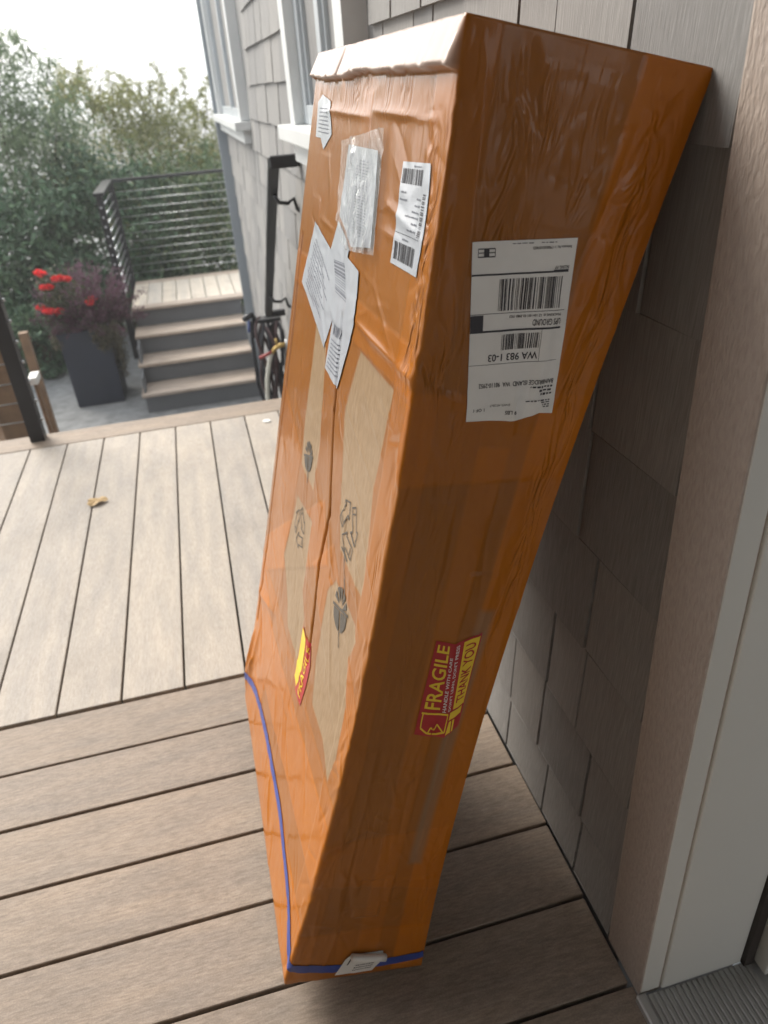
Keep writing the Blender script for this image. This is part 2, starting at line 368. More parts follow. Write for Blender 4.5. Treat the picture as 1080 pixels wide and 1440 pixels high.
for i in range(95):                       # narrow side: long lengthwise wrinkles in bands
    s0 = cr.uniform(.0, 1.1)**1.5; p0 = cr.choice([.045, .055, .10, .175, .19])+cr.normal(0, .012); ln = cr.uniform(.03, .18); an = cr.normal(.12, .16)
    crease((s0, p0), (s0+ln*math.cos(an), p0+ln*math.sin(an)), cr.choice([-1, 1])*cr.uniform(.0003, .0011), cr.uniform(.002, .0045))
for i in range(40):
    s0 = cr.uniform(.01, .28); p0 = cr.uniform(.03, .2); ln = cr.uniform(.02, .06); an = cr.normal(1.4, .5)
    crease((s0, p0), (s0+ln*math.cos(an), p0+ln*math.sin(an)), cr.choice([-1, 1])*cr.uniform(.0003, .0009), cr.uniform(.003, .007))
for i in range(24):
    s0 = cr.uniform(.78, 1.2); p0 = -cr.uniform(.02, .58); ln = cr.uniform(.04, .16); an = cr.normal(.1, .45)
    crease((s0, p0), (s0+ln*math.cos(an), p0+ln*math.sin(an)), cr.choice([-1, 1])*cr.uniform(.0005, .0014), cr.uniform(.004, .010))
# folds that can be pointed out in the wrapping
crease((.0725,-.50), (.0759,-.25), .0032, .0045); crease((.0691,-.2547), (.0728,-.040), .0036, .0045)
crease((.150,-.17), (.170,-.03), .0022, .005); crease((.29,-.225), (.2896,-.044), .0030, .004); crease((.2896,-.05), (.287,.0), .004, .007)
crease((.29,.0), (.31,.07), .0018, .005); crease((.945,-.62), (.885,-.45), .0045, .012); crease((.93,-.6), (1.05,-.50), -.003, .008)
crease((1.0,-.56), (1.17,-.585), .005, .010); crease((1.03,-.60), (1.2,-.61), .009, .010); crease((1.08,-.57), (1.15,-.60), .006, .006); crease((1.12,-.30), (1.2,-.25), .003, .006); crease((.94,.0), (.905,.06), .0022, .005); crease((.90,.05), (.915,.115), .0018, .004)
crease((.96,.0), (.93,.05), -.0016, .006); crease((.60,.0), (.655,.028), .0012, .003); crease((.12,.0), (.27,.012), .003, .006); crease((.02,.02), (.30,.045), .0016, .005)
crease((.03,.18), (.24,.17), .0025, .004); crease((.05,.165), (.16,.155), -.0016, .004); crease((.56,-.23), (.62,-.17), .0022, .004); crease((.62,-.18), (.76,-.10), .0016, .003)
crease((.39,-.24), (.44,-.06), .0010, .002); crease((.43,-.23), (.50,-.055), .0010, .002); crease((.49,-.20), (.56,-.055), .0012, .002)
for i in range(16):
    s0 = cr.uniform(.78, 1.12); p0 = cr.uniform(.02, .15); ln = cr.uniform(.02, .06); an = cr.choice([.5, 1.2, 2.4])+cr.normal(0, .2); crease((s0, p0), (s0+ln*math.cos(an), p0+ln*math.sin(an)), cr.uniform(.0008, .0018), cr.uniform(.003, .005))
crease((.70,.045), (1.02,.05), .0016, .004); crease((.40,.075), (.72,.082), .0012, .003); crease((.45,.165), (.95,.158), .0012, .004)
for a, b in (((.20,.135),(.335,.148)), ((.28,.115),(.335,.125))): crease(a, b, .0035, .010)
for a, b in zip([(.30,-.281),(.4255,-.2723),(.5549,-.2303),(.6461,-.2391)], [(.4255,-.2723),(.5549,-.2303),(.6461,-.2391),(.80,-.214)]):
    dd, q = segd(a, b); dsp = dsp-.006*np.exp(-(dd/.0034)**2)
dd, q = segd((.25,-.593), (1.0,-.593)); dsp = dsp-.0045*np.exp(-(dd/.0036)**2)
ztop = np.clip(1-SG/.05, 0, 1)
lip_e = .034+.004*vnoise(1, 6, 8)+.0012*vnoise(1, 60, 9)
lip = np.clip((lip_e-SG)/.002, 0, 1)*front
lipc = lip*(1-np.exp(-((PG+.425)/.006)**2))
dsp = dsp*(1-.45*lip)+lipc*(.011*np.clip(SG/.033, 0, 1)+.0004*vnoise(3, 110, 10)+.0008*vnoise(3, 30, 12))
def blob(s0, p0, rs, rp_): return np.exp(-((SG-s0)/rs)**2-((PG-p0)/rp_)**2)
crk = blob(.14,.055,.14,.022)+blob(.20,.178,.16,.012)+.8*np.exp(-((PG-.192)/.012)**2)+blob(.10,-.03,.10,.03)+blob(.25,-.02,.05,.03)+blob(.29,.02,.03,.03)
crk = crk+.9*blob(1.05,-.59,.14,.03)+.6*blob(.92,.05,.05,.05)+.5*blob(1.05,.06,.12,.05)+.45*np.exp(-((PG+.02)/.012)**2)+.5*blob(.05,-.35,.03,.3)+.4*blob(.60,.06,.25,.02)+.35*blob(.07,.12,.06,.06)
crk = np.clip(crk*(.55+.9*vnoise(18, 40, 77)), 0, 1)*np.clip(1.25-1.6*(SG-.25), .28, 1)
# flat pieces of tape that lie at slightly different tilts
fr_ = np.random.default_rng(5); 
for i in range(26):
    s0, p0 = fr_.uniform(.03, 1.1), fr_.choice([fr_.uniform(.05, .17), -fr_.uniform(.05, .55)]); hs_, hp_ = fr_.uniform(.02, .06), fr_.uniform(.015, .045)
    mk_ = np.clip((hs_-np.abs(SG-s0))/.003, 0, 1)*np.clip((hp_-np.abs(PG-p0))/.003, 0, 1); dsp = dsp+mk_*((SG-s0)*fr_.normal()*.022+(PG-p0)*fr_.normal()*.022+.0002)
BP, BN = box_base(SG, PG); GP = BP+BN*dsp[..., None]
def surf(s, p, off=0.0):
    a = np.clip(np.asarray(s, float)/BL*(len(ss)-1), 0, len(ss)-1.001); b = np.clip((np.asarray(p, float)+BW)/H, 0, len(ps)-1.001)
    i = a.astype(int); j = b.astype(int); u = (a-i)[..., None]; v = (b-j)[..., None]
    q = GP[i, j]*(1-u)*(1-v)+GP[i+1, j]*u*(1-v)+GP[i, j+1]*(1-u)*v+GP[i+1, j+1]*u*v
    return q+box_base(s, p)[1]*off
# mesh: two dense panels round the corner, then plain back, far side, top and bottom
ns_, np_ = SG.shape; idx = np.arange(ns_*np_).reshape(ns_, np_)
V = GP.reshape(-1, 3).tolist()
Fc = np.stack([idx[:-1, :-1], idx[:-1, 1:], idx[1:, 1:], idx[1:, :-1]], -1).reshape(-1, 4).tolist()
def boxcorner(t):                                   # back far edge
    f = _ev(_cb, t); return (f[0], BY0+BW, f[1])
o0 = len(V); tt = np.linspace(0, 1, 25)
for t in tt: V.append(boxcorner(t))
for k in range(24):
    a = idx[int(round(k/24*(ns_-1))), -1]; b = idx[int(round((k+1)/24*(ns_-1))), -1]; Fc.append([int(a), o0+k, o0+k+1, int(b)])
    a = idx[int(round(k/24*(ns_-1))), 0]; b = idx[int(round((k+1)/24*(ns_-1))), 0]; Fc.append([int(a), int(b), o0+k+1, o0+k])
Fc.append([int(i) for i in idx[0, :]][::-1]+[o0]); Fc.append([int(i) for i in idx[-1, :]]+[o0+24])
me = bpy.data.meshes.new('carton'); me.from_pydata(V, [], Fc); me.update()
def vattr(nm, arr, fill=1.0):
    at = me.attributes.new(nm, 'FLOAT', 'POINT'); at.data.foreach_set('value', np.r_[arr.ravel(), np.full(len(V)-arr.size, fill)].astype(np.float32))
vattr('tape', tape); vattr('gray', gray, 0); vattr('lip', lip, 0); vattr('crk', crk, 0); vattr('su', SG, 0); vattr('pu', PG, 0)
me.polygons.foreach_set('use_smooth', [True]*len(me.polygons))
def carton_mat():
    m = mat('taped_carton', (.5, .25, .06), .3); p = P(m)
    at = {k: N(m, 'Attribute', attribute_name=k) for k in ('tape', 'gray', 'lip', 'su', 'pu', 'crk')}
    cb = N(m, 'CombineXYZ'); L(m, at['su'].outputs['Fac'], cb.inputs[0]); L(m, at['pu'].outputs['Fac'], cb.inputs[1])
    def tex(scale, det=4.0, sx=1, sy=1, dist=0.0, rough=.6):
        mp = N(m, 'Mapping'); mp.inputs['Scale'].default_value = (sx, sy, 1); L(m, cb.outputs[0], mp.inputs[0])
        t = N(m, 'TexNoise', Scale=scale, Detail=det, Distortion=dist, Roughness=rough); L(m, mp.outputs[0], t.inputs['Vector']); return t.outputs[0]
    k = tex(160, 4, .35, 1.0); c0 = ramp(m, k, [(.3, (.27, .18, .10)), (.7, (.35, .245, .15))])     # bare kraft board
    n1 = tex(6, 3, 1, 1.2, 0.0); c1 = ramp(m, n1, [(.3, (.265, .092, .009)), (.72, (.30, .109, .014))])   # one layer
    n2 = tex(7, 3, 1, 1.2, 0.0); c2 = ramp(m, n2, [(.3, (.41, .12, .001)), (.7, (.46, .142, .002))])      # doubled, deeper amber
    def mixc(f, a, b):
        x = N(m, 'Mix', data_type='RGBA'); L(m, f, x.inputs['Factor']); L(m, a, x.inputs['A']); L(m, b, x.inputs['B']); return x.outputs['Result']
    def rng_(v, a, b):
        x = N(m, 'MapRange'); x.inputs['From Min'].default_value = a; x.inputs['From Max'].default_value = b; L(m, v, x.inputs[0]); return x.outputs[0]
    c = mixc(rng_(at['tape'].outputs['Fac'], 0, 1), c0, c1); c = mixc(rng_(at['tape'].outputs['Fac'], 1, 2), c, c2)
    gy = N(m, 'RGB'); gy.outputs[0].default_value = (.20, .16, .11, 1); gm = N(m, 'Math', operation='MULTIPLY'); gm.inputs[1].default_value = .55; L(m, at['gray'].outputs['Fac'], gm.inputs[0])
    c = mixc(gm.outputs[0], c, gy.outputs[0])
    lp = N(m, 'RGB'); lp.outputs[0].default_value = (.56, .44, .385, 1); c = mixc(at['lip'].outputs['Fac'], c, lp.outputs[0])  # lip made paler: sky glare on its taped edge put into the colour
    L(m, c, p.inputs['Base Color'])
    r = tex(22, 4); rr = N(m, 'MapRange'); rr.inputs['To Min'].default_value = .22; rr.inputs['To Max'].default_value = .5; L(m, r, rr.inputs[0]); L(m, rr.outputs[0], p.inputs['Roughness'])
    cw = N(m, 'MapRange'); cw.inputs['To Min'].default_value = .2; cw.inputs['To Max'].default_value = .6; L(m, at['tape'].outputs['Fac'], cw.inputs[0]); L(m, cw.outputs[0], p.inputs['Coat Weight']); cr_ = N(m, 'MapRange'); cr_.inputs['From Min'].default_value = .35; cr_.inputs['From Max'].default_value = .65; cr_.inputs['To Min'].default_value = .05; cr_.inputs['To Max'].default_value = .16; L(m, tex(11, 4, 1, 1.5), cr_.inputs[0]); L(m, cr_.outputs[0], p.inputs['Coat Roughness']); p.inputs['Coat IOR'].default_value = 1.40; p.inputs['Specular IOR Level'].default_value = .12
    w1 = tex(26, 4, .5, 1.6, 1.6, .5); w2 = tex(90, 3, .35, 1.2, 1.0); w3 = tex(30, 2, 1.2, .5, 2.4)
    ab = N(m, 'Math', operation='ABSOLUTE'); sb = N(m, 'Math', operation='SUBTRACT'); sb.inputs[1].default_value = .5; L(m, w3, sb.inputs[0]); L(m, sb.outputs[0], ab.inputs[0])
    rd = N(m, 'MapRange'); rd.inputs['From Max'].default_value = .05; rd.inputs['To Min'].default_value = 1; rd.inputs['To Max'].default_value = 0; L(m, ab.outputs[0], rd.inputs[0])
    w4 = tex(26, 2.0, .38, 1.15, 1.5, .5)
    r1 = N(m, 'Math', operation='SUBTRACT'); r1.inputs[1].default_value = .5; L(m, w4, r1.inputs[0]); r2 = N(m, 'Math', operation='ABSOLUTE'); L(m, r1.outputs[0], r2.inputs[0])
    r3 = N(m, 'MapRange', interpolation_type='SMOOTHSTEP'); r3.inputs['From Max'].default_value = .17; r3.inputs['To Min'].default_value = 1; r3.inputs['To Max'].default_value = 0; L(m, r2.outputs[0], r3.inputs[0])
    mk = N(m, 'Math', operation='MULTIPLY'); L(m, r3.outputs[0], mk.inputs[0]); L(m, at['crk'].outputs['Fac'], mk.inputs[1])
    rm = N(m, 'Math', operation='MULTIPLY'); L(m, rd.outputs[0], rm.inputs[0]); L(m, at['crk'].outputs['Fac'], rm.inputs[1])
    nb = bump(m, mk.outputs[0], .9, .0032, bump(m, w2, .05, .0004, bump(m, w1, .07, .0012)))
    L(m, nb, p.inputs['Normal']); L(m, nb, p.inputs['Coat Normal']); return m
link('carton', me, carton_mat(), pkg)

def decal(name, polys, mt, parent, off, stepm=.004, thick=False):
    bm = bmesh.new()
    for q in polys:
        try: bm.faces.new([bm.verts.new((a, b, 0)) for a, b in q])
        except ValueError: pass
    bmesh.ops.triangulate(bm, faces=bm.faces[:])
    xs = [v.co.x for v in bm.verts]; ys = [v.co.y for v in bm.verts]
    for ax, lo, hi in ((0, min(xs), max(xs)), (1, min(ys), max(ys))):
        x = lo+stepm
        while x < hi-1e-4:
            co = [0, 0, 0]; co[ax] = x; no = [0, 0, 0]; no[ax] = 1
            bmesh.ops.bisect_plane(bm, geom=bm.verts[:]+bm.edges[:]+bm.faces[:], plane_co=co, plane_no=no, dist=1e-6); x += stepm
    C = np.array([(v.co.x, v.co.y) for v in bm.verts]); Q = surf(C[:, 0], C[:, 1], off)
    for v, q in zip(bm.verts, Q): v.co = q
    bmesh.ops.recalc_face_normals(bm, faces=bm.faces[:])
    return bmo(name, bm, mt, parent, True)
_tc = {}
def text_polys(txt):
    if txt not in _tc:
        cu = bpy.data.curves.new('t', 'FONT'); cu.body = txt; cu.resolution_u = 3; cu.offset = .014; ob = bpy.data.objects.new('t', cu); COL.objects.link(ob)
        dg = bpy.context.evaluated_depsgraph_get(); mm = bpy.data.meshes.new_from_object(ob.evaluated_get(dg))
        v = np.array([x.co[:2] for x in mm.vertices]); v = v-v.min(0); _tc[txt] = (v/v.max(0), [tuple(f.vertices) for f in mm.polygons])
        bpy.data.objects.remove(ob); bpy.data.meshes.remove(mm); bpy.data.curves.remove(cu)
    v, f = _tc[txt]; return v, f
class Sheet:
    """print on a quad given by its corners (0,0),(1,0),(1,1),(0,1) in carton coordinates"""
    def __init__(s, c): s.c = [np.array(q) for q in c]; s.p = []
    def at(s, u, v): a, b, c, d = s.c; return tuple(a*(1-u)*(1-v)+b*u*(1-v)+c*u*v+d*(1-u)*v)
    def rect(s, u0, v0, u1, v1): s.p.append([s.at(u0, v0), s.at(u1, v0), s.at(u1, v1), s.at(u0, v1)])
    def text(s, t, u0, v0, u1, v1):
        v, f = text_polys(t); q = [s.at(u0+(u1-u0)*a, v0+(v1-v0)*b) for a, b in v]
        for g in f: s.p.append([q[i] for i in g])
    def poly(s, pts): s.p.append([s.at(*q) for q in pts])
    def bars(s, u0, v0, u1, v1, n, horiz=False, seed=1):
        r = np.random.default_rng(seed); w = r.choice([1, 1, 2, 3], n*2).astype(float); e = np.r_[0, np.cumsum(w)]; e /= e[-1]
        for i in range(0, n*2, 2):
            if horiz: s.rect(u0, v0+(v1-v0)*e[i], u1, v0+(v1-v0)*e[i+1])
            else: s.rect(u0+(u1-u0)*e[i], v0, u0+(u1-u0)*e[i+1], v1)
    def dash(s, u0, u1, v, h, seed=1):
        r = np.random.default_rng(seed); u = u0
        while u < u1:
            w = r.uniform(.015, .05); s.rect(u, v, min(u+w, u1), v+h*r.uniform(.6, 1)); u += w+.012
    def strokes(s, pts, w):
        for (a0, b0), (a1, b1) in zip(pts[:-1], pts[1:]):
            d = math.hypot(a1-a0, b1-b0) or 1; nx, ny = -(b1-b0)/d*w/2, (a1-a0)/d*w/2
            s.poly([(a0+nx, b0+ny), (a1+nx, b1+ny), (a1-nx, b1-ny), (a0-nx, b0-ny)])
    def out(s, name, mt, parent, off, stepm=.006): r = decal(name, s.p, mt, parent, off, stepm); s.p = []; return r
# shipping label, upside down on the narrow side
LC = [(.1451,.1389), (.1606,.034), (.3242,.0658), (.3094,.1694)]
S = Sheet(LC); lab = decal('shipping_label', [[S.at(0, 0), S.at(1, 0), S.at(1, 1), S.at(.72, 1.006), S.at(.5, 1.018), S.at(.36, 1.012), S.at(.16, .985), S.at(0, .995)]], M_PAPER, pkg, .0009)
lab['label'] = 'white parcel label stuck upside down'
S.text('Reference No. 1: 1790803031074073', .05, .035, .42, .05); S.dash(.2, .36, .014, .006, 3); S.dash(.42, .62, .014, .006, 4)
S.strokes([(.78,.037),(.94,.037),(.94,.078),(.78,.078),(.78,.037)], .006); S.strokes([(.78,.057),(.94,.057)], .005); S.rect(.835, .037, .885, .078)
S.text('BILLING: P/P', .05, .14, .19, .157); S.rect(.05, .165, 1.0, .1745); S.rect(.05, .160, .2, .1655)
S.bars(.1, .195, .73, .365, 34, seed=5); S.rect(.04, .377, 1.0, .380)
S.text('TRACKING #: 1Z 16H 031 03 3980 1923', .07, .392, .60, .408); S.text('UPS GROUND', .07, .422, .36, .458); S.rect(.06, .470, 1.0, .481)
S.rect(.868, .384, 1.0, .4815)
S.bars(.27, .497, .68, .585, 24, seed=9); S.text('WA 983 1-03', .27, .606, .80, .648); S.rect(.05, .663, 1.0, .6655); S.rect(.253, .481, .2565, .663)
S.text('BAINBRIDGE ISLAND  WA  98110-2952', .05, .775, .88, .803)
for i, (a, b) in enumerate(((.05, .30), (.06, .20), (.05, .18))): S.dash(a, b, .815+.022*i, .014, 20+i)
for i, (a, b) in enumerate(((.06, .34), (.06, .16), (.06, .14), (.06, .13))): S.dash(a, b, .90+.014*i, .009, 30+i)
S.text('9 LBS', .44, .95, .565, .975); S.text('1 OF 1', .80, .925, .925, .945); S.text('DWT: 47,25,7', .52, .905, .74, .920)
S.out('print', M_INK, lab, .0013)
# fragile sticker on the narrow side
class Folded(Sheet):
    def at(s, u, v):
        lo = [np.array(q) for q in ((.722,.172), (.5796,.1679), (.5964,.1297), (.7436,.154))]; hi = [lo[3], lo[2], np.array((.5907,.0977)), np.array((.7348,.1008))]
        m = .46; a, b, c, d = (lo if v < m else hi); v = v/m if v < m else (v-m)/(1-m); return tuple(a*(1-u)*(1-v)+b*u*(1-v)+c*u*v+d*(1-u)*v)
S = Folded([(0, 0)]*4)
st = decal('fragile_sticker', [[S.at(*q) for q in ((0,0),(1,0),(1,.46),(0,.46))], [S.at(*q) for q in ((0,.46),(1,.46),(1,1),(0,1))]], M_SRED, pkg, .0009); st['label'] = 'red and yellow sticker with broken glass sign'
S.text('FRAGILE', .30, .60, .97, .93)
S.rect(.27, .03, .98, .30)
S.rect(.235, .42, .255, .95)
S.strokes([(.25,.92),(.08,.92),(.035,.80),(.03,.62),(.06,.47),(.25,.42)], .022); S.strokes([(.03,.78),(.10,.74),(.08,.66),(.14,.62),(.06,.50)], .02)
S.poly([(.02,.44),(.15,.36),(.15,.30),(.02,.30)]); S.poly([(.17,.38),(.25,.36),(.25,.06),(.17,.06)]); S.rect(.02, .22, .15, .27)
S.out('lettering', M_SYEL, st, .0013)
S.text('HANDLE WITH CARE', .28, .48, .86, .555); S.text("DON'T LEAN, DON'T PRESS", .28, .36, .97, .43); S.out('lettering', M_PAPER, st, .0014)
S.text('THANK YOU', .33, .08, .94, .26); S.out('lettering', M_SRED, st, .0017)
# fragile sticker on the front, edge on
FQ = [(.7701,-.266),(.7713,-.2381),(.7666,-.2104),(.7919,-.198),(.8311,-.2014),(.8791,-.2098),(.8801,-.2473),(.865,-.2649)]
st = decal('fragile_sticker', [FQ], M_SRED, pkg, .0009)
decal('yellow_field', [[(.772,-.2645),(.7735,-.2385),(.81,-.2345),(.85,-.2365),(.872,-.2455),(.864,-.2632)]], M_SYEL, st, .0013)
S = Sheet([(.876,-.212), (.772,-.213), (.772,-.232), (.874,-.236)]); S.text('FRAGILE', .05, .15, .95, .8); S.out('lettering', M_SYEL, st, .0014)
# papers under the tape
dA = decal('document', [[(.054,-.5417),(.0616,-.4821),(.101,-.455),(.122,-.5037),(.1085,-.5246),(.1085,-.5651),(.064,-.5733)]], M_DOC, pkg, .0009)
S = Sheet([(.104,-.555), (.104,-.47), (.066,-.49), (.066,-.56)])
for i in range(7): S.dash(.05, .95, .06+.13*i, .05, 40+i)
S.out('print', M_INKF, dA, .0012)
dB = decal('document', [[(.2176,-.5061),(.238,-.3892),(.2512,-.3956),(.2881,-.316),(.3659,-.3658),(.3152,-.5531)]], M_DOC, pkg, .0009)
S = Sheet([(.312,-.535), (.352,-.385), (.275,-.345), (.226,-.50)])
for i in range(12): S.dash(.06+.02*(i % 3), .55+.4*((i*37) % 10)/10, .05+.075*i, .03, 60+i)
S.out('print', M_INKF, dB, .0012)
dC = decal('document', [[(.1968,-.3595),(.22,-.2853),(.2296,-.2878),(.2349,-.229),(.2931,-.2204),(.3908,-.2664),(.3865,-.3409),(.3226,-.3312),(.2949,-.3331),(.2521,-.3952),(.2388,-.3888)]], M_DOC, pkg, .0015)
S = Sheet([(.383,-.335), (.381,-.268), (.312,-.255), (.318,-.322)])
for i in range(8): S.dash(.05, .85, .03+.085*i, .035, 80+i)
S.bars(.08, .76, .8, .97, 12, seed=12); S.out('print', M_INKF, dC, .0019)
S = Sheet([(.285,-.33), (.285,-.262), (.232,-.30), (.24,-.37)]); S.bars(.05, .1, .95, .9, 13, True, 14); S.out('print', M_INKF, dC, .0019)
BCQ = [(.1102,-.1167),(.1062,-.0366),(.1206,-.0334),(.1681,-.0301),(.2014,-.0344),(.2036,-.1183),(.1716,-.1142)]
bl = decal('barcode_label', [BCQ], M_DOC, pkg, .0010); bl['label'] = 'white label with several barcodes'
S = Sheet([(.2036,-.1183), (.2014,-.0344), (.1062,-.0366), (.1102,-.1167)])
S.bars(.10, .06, .86, .24, 15, seed=3); S.bars(.06, .80, .80, .94, 17, seed=4); S.rect(.04, .325, .95, .33); S.bars(.86, .35, .955, .74, 22, True, 6)
S.out('print', M_INK, bl, .0014)
for i, (a, b, v) in enumerate(((.5, .8, .375), (.6, .8, .44), (.35, .8, .50), (.55, .8, .55), (.62, .8, .61), (.08, .35, .64), (.65, .8, .67), (.1, .3, .71), (.45, .7, .955), (.35, .55, .27))): S.dash(a, b, v, .02, 90+i)
S.out('print', M_INKF, bl, .0014)['kind'] = 'stuff'
# clear document pouch: crinkled film over folded paper
po = decal('document_pouch', [[(.1075,-.345),(.106,-.2015),(.2018,-.1883),(.2148,-.272),(.19,-.352)]], M_DOC, pkg, .0028); po['label'] = 'clear plastic pouch holding folded paper'
S = Sheet([(.205,-.30), (.20,-.20), (.11,-.21), (.112,-.33)])
for i in range(5): S.dash(.12+.13*i, .12+.13*i+.001, .1, .5, 120+i)
for i in range(4):
    for k in range(26): S.rect(.30+.14*i, .04+.034*k, .36+.14*i+.04*((k*7+i) % 3)/3, .055+.034*k)
S.out('print', M_INKF, po, .0031)
def film_mat():
    m = mat('pouch_film', (.62, .66, .68), .12, Transmission_Weight=0.0, Coat_Weight=1.0, Coat_Roughness=.06, Alpha=.30); p = P(m)
    v = coords(m, (30, 60, 22)); a = N(m, 'TexNoise', Scale=1.0, Detail=3.0, Distortion=1.5); L(m, v, a.inputs['Vector'])
    nb = bump(m, a.outputs[0], .7, .006); L(m, nb, p.inputs['Normal']); L(m, nb, p.inputs['Coat Normal']); return m
M_FILM = film_mat()
def film(poly):
    bm = bmesh.new(); bm.faces.new([bm.verts.new((a, b, 0)) for a, b in poly]); bmesh.ops.triangulate(bm, faces=bm.faces[:])
    for ax, lo, hi in ((0, .08, .23), (1, -.38, -.16)):
        x = lo
        while x < hi:
            co = [0, 0, 0]; co[ax] = x; no = [0, 0, 0]; no[ax] = 1
            bmesh.ops.bisect_plane(bm, geom=bm.verts[:]+bm.edges[:]+bm.faces[:], plane_co=co, plane_no=no, dist=1e-6); x += .0022
    r = np.random.default_rng(31); C = np.array([(v.co.x, v.co.y) for v in bm.verts]); h = np.zeros(len(C))
    for i in range(46):
        s0, p0 = r.uniform(.085, .22), r.uniform(-.36, -.18); a = r.normal(.12 if s0 > .115 else .8, .22); ln = r.uniform(.03, .11)
        dx, dy = math.cos(a), math.sin(a); q = np.clip((C[:, 0]-s0)*dx+(C[:, 1]-p0)*dy, 0, ln); dd = np.hypot(C[:, 0]-s0-q*dx, C[:, 1]-p0-q*dy)
        h += r.uniform(-.6, 1)*.0036*np.exp(-(dd/.004)**2)
    h = np.clip(.0052+h, .0036, .012); Q = surf(C[:, 0], C[:, 1])+box_base(C[:, 0], C[:, 1])[1]*h[:, None]
    for v, q in zip(bm.verts, Q): v.co = q
    bmesh.ops.recalc_face_normals(bm, faces=bm.faces[:]); return bmo('film', bm, M_FILM, po, True)
film([(.1049,-.3749),(.0921,-.2562),(.0845,-.1975),(.0845,-.1785),(.2057,-.1646),(.2208,-.2849),(.2201,-.3154),(.1877,-.356)])
# printed carton marks
def arrows(cx, cy, r, rot, nm='recycling_mark'):
    S = Sheet([(0, 0), (1, 0), (1, 1), (0, 1)])
    for k in range(3):
        a = rot+k*2.0944; ca, sa = math.cos(a), math.sin(a)
        def T(x, y): return (cx+r*(x*ca-y*sa), cy+r*(x*sa+y*ca))
        for pl in ([(-.62,.38),(.12,.38),(.12,.22),(.55,.58),(.12,.94),(.12,.78),(-.62,.78),(-.62,.38)], [(-.42,.46),(-.42,.70)]):
            S.strokes([T(*q) for q in pl], .0019)
    return S.out(nm, M_INKC, pkg, .0008, .01)
arrows(.524, -.137, .040, .5); arrows(.658, -.372, .036, .9)
def globe(cx, cy, r, rot):
    S = Sheet([(0, 0), (1, 0), (1, 1), (0, 1)])
    def T(x, y): return (cx+r*(x*math.cos(rot)-y*math.sin(rot)), cy+r*(x*math.sin(rot)+y*math.cos(rot)))
    arc = lambda a0, a1, R0: [T(R0*math.cos(a0+(a1-a0)*i/10), R0*math.sin(a0+(a1-a0)*i/10)) for i in range(11)]
    for a0, a1 in ((-1.47, -.08), (.08, 1.47)): S.p.append([T(.10, .10 if a0 > 0 else -.10)]+arc(a0, a1, 1.0))
    for k in range(5):
        a0 = 1.75+k*.55; S.p.append([T(-.25*math.cos(math.pi-a0), .25*math.sin(a0))]+arc(a0, a0+.38, .95))
    S.strokes([T(0, -1.15), T(0, 1.15)], .004); S.strokes([T(1.0, 0), T(1.7, 0)], .002)
    return S.out('handling_mark', M_INKC, pkg, .0008, .01)
globe(.632, -.118, .030, .35); globe(.536, -.375, .024, .35)
S = Sheet([(0, 0), (1, 0), (1, 1), (0, 1)]); S.strokes([(.562,-.155),(.565,-.125)], .003); S.strokes([(.564,-.14),(.607,-.112)], .0025); S.out('handling_mark', M_INKC, pkg, .0008, .01)
# blue tape round the bottom, and a curled scrap of label
def ribbon(pts, w):
    out = []
    pts = [np.array(q) for q in pts]; nn = []
    for i in range(len(pts)):
        t = pts[min(i+1, len(pts)-1)]-pts[max(i-1, 0)]; t = t/np.linalg.norm(t); nn.append(np.array([-t[1], t[0]])*w/2)
    for i in range(len(pts)-1): out.append([tuple(pts[i]+nn[i]), tuple(pts[i+1]+nn[i+1]), tuple(pts[i+1]-nn[i+1]), tuple(pts[i]-nn[i])])
    return out
decal('blue_tape', ribbon([(1.165,-.619),(1.1534,-.5951),(1.1165,-.5033),(1.0944,-.3565),(1.1008,-.2191),(1.1235,-.1037),(1.1426,-.0469),(1.178,-.012),(1.188,.0),(1.196,.03),(1.2055,.0708),(1.2055,.1502),(1.1966,.214)], .017), M_BLUE, pkg, .0010)
sc_ = decal('paper_scrap', [[(1.1723,.0929),(1.1737,.1429),(1.1925,.1482),(1.2185,.1316),(1.2196,.0734),(1.1842,.0837)]], M_PAPER, pkg, .0022)
V, Fc = tube_geo([Vector(q) for q in surf(np.linspace(1.1723, 1.183, 6), np.linspace(.0915, .147, 6), .0075)], .0058, 12); pyd('curl', V, Fc, M_PAPER, sc_, True)
S = Sheet([(1.2195,.08), (1.215,.13), (1.18,.14), (1.18,.09)]); S.rect(.05, .55, .10, 1.0)
for i in range(3): S.dash(.35, .95, .15+.14*i, .06, 140+i)
S.out('print', M_INK, sc_, .0026)

# ------------------------------------------------------------------ steps up to the far landing
ZP = -1.281
st = thing('steps', 'grey painted steps with tan treads rising to a small landing', 'steps', (-.15, 7.0, ZP))
X0, X1, YS, RUN, RISE = -.679, .365, 6.614, .318, .18
for k in range(4):
    y = YS+RUN*k; z = ZP+RISE*(k+1)
    box('riser', (X0+.025, y+.03, z-RISE-(.0 if k else 0)), (X1, y+.05, z-.028), M_RISER, st, .002)
    if k < 3:
        box('tread', (X0, y, z-.027), (X1, y+.142, z), M_TREAD, st, .004); box('tread', (X0, y+.148, z-.027), (X1, y+RUN+.028, z-.001), M_TREAD, st, .004)
zl = ZP+4*RISE; yl = YS+3*RUN
box('side_panel', (X0+.02, yl+.05, ZP), (X0+.04, 8.84, zl-.03), M_RISER, st)
box('side_panel', (X0+.02, YS+.06, ZP), (X0+.04, yl+.049, zl-.40), M_RISER, st); box('side_panel', (X0+.0205, YS+.36, ZP+.32), (X0+.0405, yl+.048, zl-.215), M_RISER, st)
box('front_board', (X0, yl, zl-.027), (1.0, yl+.14, zl), M_TREAD, st, .004); box('back_board', (X0, 8.70, zl-.027), (1.0, 8.84, zl), M_TREAD, st, .004)
